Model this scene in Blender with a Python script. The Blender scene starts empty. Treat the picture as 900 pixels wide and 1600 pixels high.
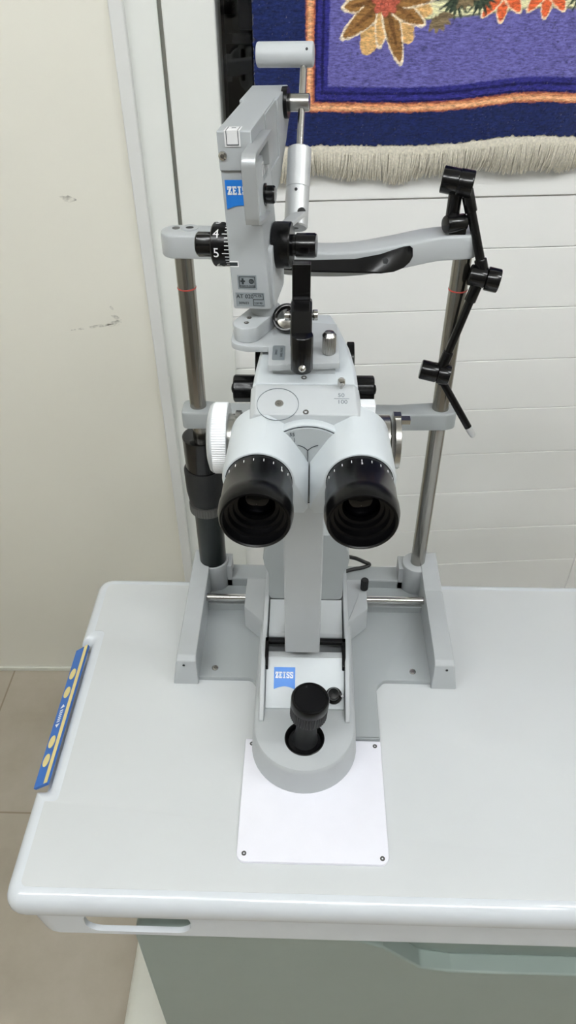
import bpy, bmesh, math, random
from mathutils import Vector, Matrix
random.seed(4)
PI = math.pi
COL = bpy.context.scene.collection

# ------------------------------------------------------------------ materials
def mat(name, col, rough=.4, metal=0, spec=.5, noise=0, nscale=40, bump=0, bscale=200, coat=0, emit=None, estr=1, aniso=0):
    m = bpy.data.materials.new(name); m.use_nodes = True
    nt = m.node_tree; b = nt.nodes['Principled BSDF']
    b.inputs['Base Color'].default_value = (*col, 1)
    b.inputs['Roughness'].default_value = rough
    b.inputs['Metallic'].default_value = metal
    b.inputs['Specular IOR Level'].default_value = spec
    b.inputs['Coat Weight'].default_value = coat
    b.inputs['Anisotropic'].default_value = aniso
    tc = nt.nodes.new('ShaderNodeTexCoord')
    n = nt.nodes.new('ShaderNodeTexNoise'); n.inputs['Scale'].default_value = nscale; n.inputs['Detail'].default_value = 5
    nt.links.new(tc.outputs['Object'], n.inputs['Vector'])
    r = nt.nodes.new('ShaderNodeValToRGB')
    f = max(noise, .012)
    r.color_ramp.elements[0].position = .3; r.color_ramp.elements[1].position = .7
    r.color_ramp.elements[0].color = (*[c*(1-f) for c in col], 1)
    r.color_ramp.elements[1].color = (*[min(1, c*(1+f)) for c in col], 1)
    nt.links.new(n.outputs['Fac'], r.inputs['Fac']); nt.links.new(r.outputs['Color'], b.inputs['Base Color'])
    if bump:
        n2 = nt.nodes.new('ShaderNodeTexNoise'); n2.inputs['Scale'].default_value = bscale; n2.inputs['Detail'].default_value = 3
        nt.links.new(tc.outputs['Object'], n2.inputs['Vector'])
        bp = nt.nodes.new('ShaderNodeBump'); bp.inputs['Strength'].default_value = bump; bp.inputs['Distance'].default_value = .001
        nt.links.new(n2.outputs['Fac'], bp.inputs['Height']); nt.links.new(bp.outputs['Normal'], b.inputs['Normal'])
    if emit:
        b.inputs['Emission Color'].default_value = (*emit, 1); b.inputs['Emission Strength'].default_value = estr
    return m
def h(s): # srgb hex -> linear
    s = s.lstrip('#'); v = [int(s[i:i+2], 16)/255 for i in (0, 2, 4)]
    return tuple(x/12.92 if x <= .04045 else ((x+.055)/1.055)**2.4 for x in v)
M = dict(
    top=mat('table_laminate', h('#cccfd0'), .42, noise=.02, nscale=3, bump=.05, bscale=900),
    edge=mat('table_edge_paint', h('#d6dbe0'), .2, coat=.3),
    cab=mat('cabinet_paint', h('#98a59f'), .4, bump=.08, bscale=500),
    cab2=mat('cabinet_panel_paint', h('#929f99'), .45),
    foot=mat('table_foot_paint', h('#dcdcd2'), .5, bump=.25, bscale=180),
    grey=mat('grey_paint', h('#b2b6b8'), .42, noise=.015, bump=.08, bscale=1500),
    greyd=mat('grey_painted_metal', h('#a1a6a7'), .45, bump=.08, bscale=1500),
    lgrey=mat('light_grey_paint', h('#b3b7b9'), .42, bump=.12, bscale=2500),
    white=mat('white_paint', h('#c3c9cc'), .36, bump=.12, bscale=2500),
    wplate=mat('white_plastic_sheet', h('#ececf4'), .35, noise=.01),
    wknob=mat('white_knob_plastic', h('#e8eaec'), .35),
    black=mat('gloss_black', h('#060607'), .2, spec=.4),
    mblack=mat('satin_black', h('#060607'), .27, spec=.28),
    rubber=mat('black_rubber', h('#111315'), .6, bump=.2, bscale=1200),
    sleeve=mat('sleeve_plastic', h('#0a1413'), .3),
    dgrey=mat('dark_grey_plastic', h('#4b4b49'), .45),
    chrome=mat('chrome', h('#c9c7c4'), .16, 1, noise=.03, nscale=8),
    steel=mat('brushed_steel', h('#b9b8b4'), .27, 1, noise=.06, nscale=60),
    alu=mat('satin_aluminium', h('#cfd1d2'), .38, .45),
    sgrey=mat('satin_grey_metal', h('#a9acad'), .38, .4),
    tcase=mat('tonometer_case_paint', h('#a9adaf'), .4, bump=.1, bscale=2500),
    thead=mat('tonometer_head_paint', h('#a2a6a8'), .42, bump=.1, bscale=2500),
    wallf=mat('grey_far_wall_paint', h('#77746e'), .7),
    walls=mat('side_wall_paint', h('#b5b3a9'), .7),
    column=mat('column_steel', h('#9a9791'), .2, 1, noise=.03, nscale=8),
    red=mat('red_marker', h('#b03a30'), .5),
    blue=mat('logo_blue', h('#1c6fc4'), .4),
    pblue=mat('panel_blue', h('#2f66b4'), .35),
    pyel=mat('panel_yellow', h('#e6d48f'), .4),
    ink=mat('dark_ink', h('#2c3236'), .5),
    inkl=mat('grey_ink', h('#646b70'), .5),
    wink=mat('white_ink', h('#f0f0f0'), .5),
    label=mat('silver_label', h('#8f979b'), .4, .3),
    paper=mat('paper_label', h('#dcdcdc'), .6),
    hole=mat('screw_hole', h('#15171a'), .6),
    wall=mat('cream_wall_paint', h('#e9e7dc'), .6, noise=.02, nscale=2.5, bump=.25, bscale=60),
    trim=mat('white_trim_paint', h('#e0e1df'), .5, noise=.03, nscale=6, bump=.1, bscale=80),
    plank=mat('plank_paint', h('#f6f6f4'), .45, noise=.02, nscale=5, bump=.1, bscale=60),
    offw=mat('offwhite_paint', h('#e8eae6'), .5, noise=.02, nscale=4),
    gap=mat('grey_channel', h('#83837c'), .5),
    ceil=mat('ceiling_paint', h('#e4e4df'), .8),
    pipes=mat('shelf_dark', h('#39373d'), .6), boxb=mat('shelf_box_blue', h('#2c4a6a'), .6), boxg=mat('shelf_box_grey', h('#77747a'), .6),
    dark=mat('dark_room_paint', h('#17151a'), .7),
    dgr=mat('recess_liner', h('#85887f'), .6),
    lamp=mat('fluorescent_tube', (1, 1, 1), .5, emit=(.95, .975, 1), estr=54),
    cable=mat('cable_rubber', h('#1b1b1c'), .45),
    lensm=mat('coated_lens', h('#040408'), .06, spec=.35),
)
# floor: beige stone-like tiles with fine grout
def floor_mat():
    m = bpy.data.materials.new('floor_tiles'); m.use_nodes = True; nt = m.node_tree; b = nt.nodes['Principled BSDF']
    tc = nt.nodes.new('ShaderNodeTexCoord'); mp = nt.nodes.new('ShaderNodeMapping')
    nt.links.new(tc.outputs['Object'], mp.inputs['Vector'])
    br = nt.nodes.new('ShaderNodeTexBrick'); br.offset = 0
    br.inputs['Scale'].default_value = 1; br.inputs['Brick Width'].default_value = .6; br.inputs['Row Height'].default_value = .56
    br.inputs['Mortar Size'].default_value = .002
    mp.inputs['Location'].default_value = (-.15, -.61+.56*3, 0)
    n = nt.nodes.new('ShaderNodeTexNoise'); n.inputs['Scale'].default_value = 4; n.inputs['Detail'].default_value = 9; n.inputs['Roughness'].default_value = .65
    nt.links.new(tc.outputs['Object'], n.inputs['Vector'])
    r = nt.nodes.new('ShaderNodeValToRGB'); r.color_ramp.elements[0].position = .3; r.color_ramp.elements[1].position = .72
    r.color_ramp.elements[0].color = (*h('#a39a8a'), 1); r.color_ramp.elements[1].color = (*h('#b6aea0'), 1)
    nt.links.new(n.outputs['Fac'], r.inputs['Fac']); nt.links.new(mp.outputs[0], br.inputs['Vector'])
    nt.links.new(r.outputs[0], br.inputs['Color1']); nt.links.new(r.outputs[0], br.inputs['Color2'])
    br.inputs['Mortar'].default_value = (*h('#8f8371'), 1)
    nt.links.new(br.outputs['Color'], b.inputs['Base Color']); b.inputs['Roughness'].default_value = .5
    return m
M['floor'] = floor_mat()
def glass_mat(name, rough=.0, tint=(1, 1, 1)):
    m = bpy.data.materials.new(name); m.use_nodes = True; b = m.node_tree.nodes['Principled BSDF']
    b.inputs['Transmission Weight'].default_value = 1; b.inputs['Roughness'].default_value = rough
    b.inputs['Base Color'].default_value = (*tint, 1); b.inputs['IOR'].default_value = 1.45
    return m
M['glass'] = glass_mat('clear_glass')

# ------------------------------------------------------------------ mesh helpers
def join(*bms):
    a = bms[0]
    for b in bms[1:]:
        me = bpy.data.meshes.new('t'); b.to_mesh(me); a.from_mesh(me); bpy.data.meshes.remove(me); b.free()
    return a
def box(x0, x1, y0, y1, z0, z1):
    bm = bmesh.new(); bmesh.ops.create_cube(bm, size=1)
    for v in bm.verts: v.co = Vector(((x0+x1)/2+v.co.x*(x1-x0), (y0+y1)/2+v.co.y*(y1-y0), (z0+z1)/2+v.co.z*(z1-z0)))
    return bm
def prism(pts, a0, a1, axis='z', top=None):
    # pts: outline in the two remaining axes (x,y for z; x,z for y; y,z for x); top: other outline at a1
    bm = bmesh.new(); top = top or pts
    def P(p, a): return {'z': (p[0], p[1], a), 'y': (p[0], a, p[1]), 'x': (a, p[0], p[1])}[axis]
    lo = [bm.verts.new(P(p, a0)) for p in pts]; hi = [bm.verts.new(P(p, a1)) for p in top]
    n = len(pts)
    bm.faces.new(lo); bm.faces.new(hi)
    for i in range(n): bm.faces.new((lo[i], lo[(i+1) % n], hi[(i+1) % n], hi[i]))
    bmesh.ops.recalc_face_normals(bm, faces=bm.faces)
    return bm
def rings(ringlist, close=True):
    bm = bmesh.new(); R = [[bm.verts.new(p) for p in r] for r in ringlist]; n = len(R[0])
    for a, b in zip(R, R[1:]):
        for i in range(n): bm.faces.new((a[i], a[(i+1) % n], b[(i+1) % n], b[i]))
    if close: bm.faces.new(R[0]); bm.faces.new(R[-1])
    bmesh.ops.recalc_face_normals(bm, faces=bm.faces)
    return bm
def basis(d):
    d = Vector(d).normalized(); u = d.cross(Vector((0, 0, 1)))
    if u.length < .01: u = Vector((1, 0, 0))
    u.normalize(); return u, d.cross(u).normalized(), d
def lathe(prof, p0, d, seg=48, close=True):
    u, w, d = basis(d); p0 = Vector(p0)
    return rings([[p0+d*t+(u*math.cos(2*PI*i/seg)+w*math.sin(2*PI*i/seg))*max(r, 1e-5) for i in range(seg)] for r, t in prof], close)
def cyl(p0, p1, r, seg=40, ch=0):
    p0 = Vector(p0); p1 = Vector(p1); L = (p1-p0).length
    pr = [(r, 0), (r, L)] if not ch else [(r-ch, 0), (r-.3*ch, .3*ch), (r, ch), (r, L-ch), (r-.3*ch, L-.3*ch), (r-ch, L)]
    return lathe(pr, p0, p1-p0, seg)
def gear(p0, p1, r, n=48, dep=.0006, ch=.0008):
    # knurled cylinder
    p0 = Vector(p0); p1 = Vector(p1); u, w, d = basis(p1-p0); L = (p1-p0).length; seg = n*4
    out = []
    for rr, t, k in ((r-ch, 0, 0), (r, ch, 1), (r, L-ch, 1), (r-ch, L, 0)):
        ring = []
        for i in range(seg):
            q = rr-(dep*k if i % 4 < 2 else 0); a = 2*PI*i/seg
            ring.append(p0+d*t+(u*math.cos(a)+w*math.sin(a))*q)
        out.append(ring)
    return rings(out)
def tube(pts, r, seg=12, smooth=6):
    P = [Vector(p) for p in pts]; Q = []
    if smooth and len(P) > 2:
        E = [P[0]]+P+[P[-1]]
        for i in range(1, len(E)-2):
            for k in range(smooth):
                t = k/smooth; a, b, c, e = E[i-1:i+3]
                Q.append(.5*((2*b)+(c-a)*t+(2*a-5*b+4*c-e)*t*t+(3*b-a-3*c+e)*t**3))
        Q.append(P[-1]); P = Q
    out = []; u0 = None
    for i, p in enumerate(P):
        d = (P[min(i+1, len(P)-1)]-P[max(i-1, 0)]).normalized()
        if u0 is None: u0, _, _ = basis(d)
        u0 = (u0-d*u0.dot(d)).normalized(); w = d.cross(u0)
        out.append([p+(u0*math.cos(2*PI*k/seg)+w*math.sin(2*PI*k/seg))*r for k in range(seg)])
    return rings(out)
def rrect(x0, x1, y0, y1, r, n=6):
    rr = r if isinstance(r, (list, tuple)) else [r]*4   # order: (x1,y0),(x1,y1),(x0,y1),(x0,y0)
    out = []
    for (cx, cy, sx, sy, a0), q in zip(((x1, y0, -1, 1, -90), (x1, y1, -1, -1, 0), (x0, y1, 1, -1, 90), (x0, y0, 1, 1, 180)), rr):
        if q <= 0: out.append((cx, cy)); continue
        for i in range(n+1):
            a = math.radians(a0+90*i/n); out.append((cx+sx*q+q*math.cos(a), cy+sy*q+q*math.sin(a)))
    return out
def fillet(pts, r, n=5):
    out = []; N = len(pts)
    for i in range(N):
        p = Vector(pts[i][:2]); a = Vector(pts[i-1][:2]); b = Vector(pts[(i+1) % N][:2])
        q = pts[i][2] if len(pts[i]) > 2 else r
        if q <= 0: out.append(tuple(p)); continue
        da = (a-p).normalized(); db = (b-p).normalized(); ang = da.angle(db)
        if abs(ang-PI) < .02: out.append(tuple(p)); continue
        t = min(q/math.tan(ang/2), (a-p).length*.49, (b-p).length*.49)
        A = p+da*t; B = p+db*t
        for k in range(n+1):
            s = k/n; out.append(tuple((1-s)**2*A+2*s*(1-s)*p+s*s*B))
    return out
def inset(pts, d):
    N = len(pts); area = sum(pts[i][0]*pts[(i+1) % N][1]-pts[(i+1) % N][0]*pts[i][1] for i in range(N)); sg = 1 if area > 0 else -1
    out = []
    for i in range(N):
        p = Vector(pts[i]); a = (p-Vector(pts[i-1])); b = (Vector(pts[(i+1) % N])-p)
        a = a.normalized() if a.length > 1e-7 else b.normalized(); b = b.normalized() if b.length > 1e-7 else a
        na = Vector((-a.y, a.x))*sg; nb = Vector((-b.y, b.x))*sg; m = na+nb
        m = m/max(.3, m.length_squared/2) if m.length > 1e-4 else na
        out.append(tuple(p+m*d))
    return out
def slab(outline, z0, z1, b=.002, bb=0):
    # rounded-edge slab following an outline
    rs = []
    if bb: rs += [(bb, z0), (.3*bb, z0+.3*bb), (0, z0+bb)]
    else: rs += [(0, z0)]
    if b: rs += [(0, z1-b), (.12*b, z1-.55*b), (.45*b, z1-.15*b), (b, z1)]
    else: rs += [(0, z1)]
    return rings([[(x, y, z) for x, y in inset(outline, d)] if d else [(x, y, z) for x, y in outline] for d, z in rs])
def hull(pts):
    bm = bmesh.new(); vs = [bm.verts.new(p) for p in pts]
    r = bmesh.ops.convex_hull(bm, input=vs)
    bmesh.ops.delete(bm, geom=[v for v in bm.verts if not v.link_faces], context='VERTS')
    bmesh.ops.dissolve_limit(bm, angle_limit=.02, verts=bm.verts, edges=bm.edges)
    bmesh.ops.recalc_face_normals(bm, faces=bm.faces); return bm
def circ(c, r, d, n=40, a0=0, a1=360):
    u, w, d = basis(d); c = Vector(c)
    return [c+(u*math.cos(math.radians(a0+(a1-a0)*i/n))+w*math.sin(math.radians(a0+(a1-a0)*i/n)))*r for i in range(n)]
def xf(bm, Mx): bmesh.ops.transform(bm, matrix=Mx, verts=bm.verts); return bm
def text(s, size, extr=.0001, align='CENTER'):
    c = bpy.data.curves.new('t', 'FONT'); c.body = s; c.size = size; c.extrude = extr; c.align_x = align; c.align_y = 'CENTER'
    o = bpy.data.objects.new('t', c); COL.objects.link(o)
    dg = bpy.context.evaluated_depsgraph_get(); me = bpy.data.meshes.new_from_object(o.evaluated_get(dg))
    bm = bmesh.new(); bm.from_mesh(me); bpy.data.objects.remove(o); bpy.data.curves.remove(c); bpy.data.meshes.remove(me); return bm
def place(bm, o, ux, uy):  # text plane onto origin o with axes ux, uy
    ux = Vector(ux).normalized(); uy = Vector(uy).normalized(); n = ux.cross(uy)
    mt = Matrix((ux, uy, n)).transposed().to_4x4(); mt.translation = Vector(o); return xf(bm, mt)

def finish(bm, sharp=32):
    for f in bm.faces: f.smooth = True
    for e in bm.edges:
        e.smooth = len(e.link_faces) == 2 and e.calc_face_angle(0) < math.radians(sharp)
def wloc(o):
    v = o.location.copy()
    while o.parent: o = o.parent; v += o.location
    return v
def obj(name, bm, m, parent=None, bev=0, sharp=32, mats=None, mx=None, origin=None):
    if mx is not None: xf(bm, mx)
    finish(bm, sharp)
    lo = Vector([min(v.co[i] for v in bm.verts) for i in range(3)]); hi = Vector([max(v.co[i] for v in bm.verts) for i in range(3)])
    c = Vector(((lo.x+hi.x)/2, (lo.y+hi.y)/2, lo.z)) if origin is None else Vector(origin)
    for v in bm.verts: v.co -= c
    me = bpy.data.meshes.new(name); bm.to_mesh(me); bm.free()
    for q in (mats or [m]): me.materials.append(q if not isinstance(q, str) else M[q])
    o = bpy.data.objects.new(name, me); COL.objects.link(o)
    o.location = c-(wloc(parent) if parent else Vector()); o.parent = parent
    if bev:
        b = o.modifiers.new('bevel', 'BEVEL'); b.width = bev; b.segments = 3; b.limit_method = 'ANGLE'; b.angle_limit = math.radians(35); b.harden_normals = True
    return o
def cut(o, cutter):
    # carve the cutter volume out of o and bake the result
    off = wloc(o)
    for v in cutter.verts: v.co -= off
    me = bpy.data.meshes.new('c'); cutter.to_mesh(me); cutter.free(); k = bpy.data.objects.new('c', me); COL.objects.link(k)
    k.location = off
    md = o.modifiers.new('b', 'BOOLEAN'); md.object = k; md.operation = 'DIFFERENCE'; md.solver = 'EXACT'
    bpy.context.view_layer.update()
    dg = bpy.context.evaluated_depsgraph_get(); n = bpy.data.meshes.new_from_object(o.evaluated_get(dg))
    o.modifiers.remove(md); o.data = n; bpy.data.objects.remove(k)
    bm = bmesh.new(); bm.from_mesh(n); finish(bm); bm.to_mesh(n); bm.free()
def thing(name, label, cat, loc=(0, 0, 0), group=None):
    o = bpy.data.objects.new(name, None); o.empty_display_size = .05; COL.objects.link(o); o.location = loc
    o['label'] = label; o['category'] = cat
    if group: o['group'] = group
    return o
def tag(o, label, cat, group=None, kind=None):
    o['label'] = label; o['category'] = cat
    if group: o['group'] = group
    if kind: o['kind'] = kind
    return o
def struct(name, bm, m, parent=None, **k):
    o = obj(name, bm, m, parent, **k)
    if parent is None: o['kind'] = 'structure'
    return o

# ------------------------------------------------------------------ room
struct('floor', box(-1.6, 2.2, -2.2, 1.45, -.06, 0), 'floor')
struct('ceiling', box(-1.6, 2.2, -2.2, 1.45, 2.62, 2.7), 'ceil')
A = .02; ca, sa = math.cos(A), math.sin(A)
def LW(s, d, z): return (-.285+s*math.cos(A)+d*math.sin(A), 1.186+s*math.sin(A)-d*math.cos(A), z)   # left wall plane
def bxw(F, s0, s1, d0, d1, z0, z1):
    bm = bmesh.new(); V = [bm.verts.new(F(s, d, z)) for z in (z0, z1) for s, d in ((s0, d0), (s1, d0), (s1, d1), (s0, d1))]
    for q in ((0, 1, 2, 3), (4, 5, 6, 7), (0, 1, 5, 4), (1, 2, 6, 5), (2, 3, 7, 6), (3, 0, 4, 7)): bm.faces.new([V[i] for i in q])
    bmesh.ops.recalc_face_normals(bm, faces=bm.faces); return bm
def RW(s, d, z): c, q = math.cos(.085), math.sin(.085); return (-.145+s*c+d*q, 1.195+s*q-d*c, z)
struct('wall_back', bxw(LW, -1.33, 0, -.08, 0, 0, 2.62), 'wall')
def scuff_mat():
    m = bpy.data.materials.new('scuff'); m.use_nodes = True; nt = m.node_tree; b = nt.nodes['Principled BSDF']
    b.inputs['Base Color'].default_value = (*h('#8f8c80'), 1); b.inputs['Roughness'].default_value = .7
    tc = nt.nodes.new('ShaderNodeTexCoord'); n = nt.nodes.new('ShaderNodeTexNoise'); n.inputs['Scale'].default_value = 60; n.inputs['Detail'].default_value = 6
    nt.links.new(tc.outputs['Object'], n.inputs['Vector'])
    r = nt.nodes.new('ShaderNodeMapRange'); r.inputs['From Min'].default_value = .42; r.inputs['From Max'].default_value = .68; r.inputs['To Max'].default_value = .8
    nt.links.new(n.outputs['Fac'], r.inputs['Value']); nt.links.new(r.outputs[0], b.inputs['Alpha']); return m
M['scuff'] = scuff_mat()
wb_ = bpy.data.objects['wall_back']
for x0, z0, x1, z1, w_ in ((-.426, .939, -.350, .951, .0035), (-.362, .949, -.336, .954, .007), (-.352, .966, -.335, .958, .005), (-.408, 1.161, -.375, 1.158, .006), (-.352, .982, -.345, .977, .004)):
    Q_ = [Vector((x0+(x1-x0)*k/8, 0, z0+(z1-z0)*k/8)) for k in range(9)]
    sb = bmesh.new(); up = []; dn = []
    for k, q in enumerate(Q_):
        ww = w_*math.sin(PI*(k+.5)/9)*random.uniform(.6, 1); yy = 1.186+(q.x+.285)*math.tan(A)-.0004
        up.append(sb.verts.new((q.x, yy, q.z+ww))); dn.append(sb.verts.new((q.x, yy, q.z-ww)))
    for k in range(8): sb.faces.new((up[k], up[k+1], dn[k+1], dn[k]))
    obj('scuff_mark', sb, 'scuff', wb_)
struct('wall_left', box(-1.68, -1.6, -2.2, 1.2, 0, 2.62), 'walls')
struct('wall_right', box(2.2, 2.28, -2.2, 1.45, 0, 2.62), 'walls')
struct('wall_front', box(-1.6, 2.2, -2.28, -2.2, 0, 2.62), 'wallf')
struct('trim_1', join(bxw(LW, 0, .02, -.08, .008, 0, 2.62)), 'trim', bev=.002)
struct('trim_2', bxw(LW, .02, .063, -.08, -.004, 0, 2.62), 'offw')
struct('trim_3', bxw(LW, .063, .07, -.08, -.009, 0, 2.62), 'gap')
struct('trim_4', bxw(LW, .07, .1415, -.08, .004, 0, 2.62), 'offw', bev=.003)
struct('baseboard_back', bxw(LW, -1.33, .0, 0, .006, 0, .012), 'foot', bev=.001)
# planked wall under the window
pl = []
zs = [0, .133, .237, .341, .445, .549, .648, .753, .859, .96, 1.067, 1.15]
for a, b in zip(zs, zs[1:]):
    bm = bxw(RW, 0, .748, -.03, 0, a+.0006, b-.0006)
    pl.append(bm)
pl.append(bxw(RW, 0, .748, -.05, -.004, 0, 1.15))
pl.append(bxw(RW, .752, 2.35, -.05, 0, 0, 1.15)); pl.append(bxw(RW, .748, .753, -.05, -.003, 0, 1.15))
struct('wall_back', join(*pl), 'plank', bev=.0012)
# window opening over the planks: sill, frame, dark room behind the pane
w = struct('window_1', join(bxw(RW, 0, 1.7, -.05, .004, 1.151, 1.215), bxw(RW, 0, 1.7, -.05, .004, 2.1, 2.62), bxw(RW, 1.64, 1.7, -.05, .004, 1.215, 2.1)), 'plank', bev=.003)
pn = obj('pane', bxw(RW, .002, 1.64, -.030, -.026, 1.215, 2.1), 'glass', w)
struct('wall_right', bxw(RW, 1.7, 2.4, -.05, 0, 1.151, 2.62), 'plank')
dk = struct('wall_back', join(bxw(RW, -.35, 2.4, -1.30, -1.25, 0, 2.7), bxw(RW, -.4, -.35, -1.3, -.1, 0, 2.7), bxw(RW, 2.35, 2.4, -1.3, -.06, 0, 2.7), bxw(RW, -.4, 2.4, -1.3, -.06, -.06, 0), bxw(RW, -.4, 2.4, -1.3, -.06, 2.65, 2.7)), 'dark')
sh = thing('storage_rack', 'dim storage rack in the dark room behind the window pane', 'rack', RW(.12, -.75, 0))
obj('post', bxw(RW, -.02, .0, -.8, -.78, 0, 2.3), 'pipes', sh); obj('post', bxw(RW, .42, .44, -.8, -.78, 0, 2.3), 'pipes', sh)
for z in (.75, 1.0, 1.25, 1.55): obj('shelf', bxw(RW, -.02, .44, -1.1, -.78, z, z+.02), 'pipes', sh)
for s, z, hh, mm, lb in ((.03, 1.27, .16, 'boxg', 'dim grey box on upper shelf of the rack behind the pane'), (.10, 1.02, .18, 'boxb', 'dim blue box on middle shelf of the rack behind the pane'), (.02, .77, .14, 'boxg', 'dim grey box on lowest shelf of the rack behind the pane')):
    tag(obj('storage_box', bxw(RW, s, s+.13, -1.05, -.82, z+.001, z+hh), mm, bev=.004), lb, 'box')

# ceiling lights
for i, (x, y, lb) in enumerate(((.25, -.62, 'twin tube ceiling light, middle one of the row'), (1.35, .05, 'twin tube ceiling light nearest the right wall'), (-1.0, -.35, 'twin tube ceiling light, nearest the left wall'))):
    t = thing('ceiling_light', lb, 'lamp', (x, y, 2.62), 'ceiling lights')
    obj('housing', box(x-.62, x+.62, y-.11, y+.11, 2.575, 2.62), 'ceil', t, bev=.004)
    for dy in (-.045, .045): obj('tube', cyl((x-.58, y+dy, 2.55), (x+.58, y+dy, 2.55), .016, 16), 'lamp', t)

# ------------------------------------------------------------------ rug
def rug():
    s0, s1, z0, z1 = .049, 1.15, 1.236, 2.05
    def wave(s):
        t = max(0, s-.24)
        return .010*(1-math.cos(min(t, .36)/.36*2*PI))*.62*(1 if t < .36 else 0)+.003*math.sin(s*14)
    def depth(s, z): return .028+.007*math.sin(s*17+1)+.003*math.sin(s*41)
    ds = .0013; ns = int(.56/ds); S = [s0+i*ds for i in range(ns+1)]
    s = S[-1]
    while s < s1: s += .01; S.append(s)
    Z = [z0+i*.0013 for i in range(int(.19/.0013))]; z = Z[-1]
    while z < z1: z += .02; Z.append(z)
    cn, cb, co, cf, ci, cc = h('#17224f'), h('#2a2a72'), h('#c9875f'), h('#5f5c98'), h('#17164a'), h('#dfdcb2')
    tan, brn, crm, red, org, grn, olv = h('#cfa56c'), h('#8a6438'), h('#ecdcc0'), h('#b35a48'), h('#d8643a'), h('#2b372e'), h('#7a6a50')
    E = []  # painter's order, last wins: (s, z, a, b, angle from +s, fill, rim, rimwidth)
    def petal(cx, cz, ang, L, W, fill, rim=None, rw=.0022, off=0):
        a = math.radians(ang); E.append((cx+math.cos(a)*(L/2+off), cz+math.sin(a)*(L/2+off), L/2, W/2, a, fill, rim, rw))
    fx, fz = .225, 1.413
    for a, L_, W_ in ((-112, .062, .036), (-50, .056, .036), (-190, .056, .034), (-12, .060, .03), (40, .05, .034), (90, .05, .034), (140, .05, .034)): petal(fx, fz, a, L_, W_, tan, h('#e0bb84'), .0018, .006)
    for a, L_, W_ in ((-170, .056, .022), (-142, .070, .024), (-96, .052, .020), (-70, .076, .024), (-26, .060, .022), (2, .066, .020), (60, .06, .022), (115, .06, .022)): petal(fx, fz, a, L_, W_, brn if a != -96 else tan, crm, .0034, .004)
    for a, L_ in ((-142, .045), (-70, .05), (-170, .04), (-26, .04)): petal(fx, fz, a, L_, .006, h('#6b4a28'), None, 0, .006)
    for a in range(0, 360, 45): petal(fx, fz, a, .02, .014, red, h('#8c4434'), .0016)
    for cx in (.378, .438):
        cz = 1.418
        for a in (-90, -50, -130, -12, -168, 40, 140, 90): petal(cx, cz, a, .038, .017, org, h('#f0d6b4'), .0028, .003)
        petal(cx, cz, 0, .012, .012, h('#b0432c'), None, 0, -.006)
    for cx, cz in ((.318, 1.404), (.349, 1.404), (.482, 1.402), (.50, 1.408)):
        for k in range(-3, 4): petal(cx, cz+.008, -90+k*21, .024, .0045, grn if k % 2 else h('#3f4a3a'))
        petal(cx, cz+.010, 90, .018, .01, grn)
    for cx, cz in ((.297, 1.388), (.330, 1.412)):
        for k in range(-2, 3): petal(cx, cz+.006, -60+k*30, .02, .008, olv)
    def colr(s, z):
        zz = z-wave(s)
        a = s-.1195; b = zz-1.2795          # distance inside the orange band's outer edge
        d = min(a, b)
        d += .0003*math.sin(s*140+z*70)
        if d < 0: c = cn
        elif d < .0125: c = h('#e0ab80') if .003 < d < .0075 else (co if d < .0105 and d > .0015 else h('#a05a42'))
        elif d < .0155: c = ci
        elif d < .022: c = cb
        elif d < .0255: c = ci
        elif d < .032: c = cb
        else:
            c = cf
            if zz > 1.412: c = cn
            elif zz > 1.391 and s > .25: c = cc if 1.3925 < zz < 1.4105 else h('#7c7d62')
        for (ex, ez, A_, B_, an, fill, rim, rw) in reversed(E):
            dx, dz = s-ex, zz-ez
            if abs(dx) > .05 or abs(dz) > .05: continue
            u = (dx*math.cos(an)+dz*math.sin(an))/A_; v = (-dx*math.sin(an)+dz*math.cos(an))/B_
            rr = math.hypot(u, v*(1+.35*u))
            if rr < 1:
                return rim if rim and (1-rr)*min(A_, B_) < rw*.5 else fill
        if z > 1.36 and False: pass
        return c
    bm = bmesh.new(); ca_ = bm.loops.layers.float_color.new('pattern')
    G = [[bm.verts.new(RW(s, depth(s, z)+random.uniform(-.0004, .0004), z+(wave(s) if z < 1.6 else wave(s)*max(0, (2.05-z)/.45)))) for s in S] for z in Z]
    def col4(s, z):
        if z > 1.5 or s > .62: return colr(s, z)
        q = [colr(s+a, z+b) for a in (-.0004, .0004) for b in (-.0004, .0004)]
        return tuple(sum(c[k] for c in q)/4 for k in range(3))
    C = [[col4(s, z+wave(s)) for s in S] for z in Z]
    for j in range(len(Z)-1):
        for i in range(len(S)-1):
            f = bm.faces.new((G[j][i], G[j][i+1], G[j+1][i+1], G[j+1][i])); f.normal_update()
            for l, (jj, ii) in zip(f.loops, ((j, i), (j, i+1), (j+1, i+1), (j+1, i))): l[ca_] = (*C[jj][ii], 1)
    m = bpy.data.materials.new('rug_pile'); m.use_nodes = True; nt = m.node_tree; b = nt.nodes['Principled BSDF']
    at = nt.nodes.new('ShaderNodeAttribute'); at.attribute_name = 'pattern'
    tc = nt.nodes.new('ShaderNodeTexCoord'); mp = nt.nodes.new('ShaderNodeMapping'); mp.inputs['Scale'].default_value = (120, 120, 420)
    n = nt.nodes.new('ShaderNodeTexNoise'); n.inputs['Scale'].default_value = 1; n.inputs['Detail'].default_value = 4; n.inputs['Roughness'].default_value = .7
    nt.links.new(tc.outputs['Object'], mp.inputs[0]); nt.links.new(mp.outputs[0], n.inputs['Vector'])
    mr = nt.nodes.new('ShaderNodeMapRange'); mr.inputs['From Min'].default_value = .3; mr.inputs['From Max'].default_value = .7; mr.inputs['To Min'].default_value = .45; mr.inputs['To Max'].default_value = 1.65
    nt.links.new(n.outputs['Fac'], mr.inputs['Value'])
    mx = nt.nodes.new('ShaderNodeVectorMath'); mx.operation = 'SCALE'
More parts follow.
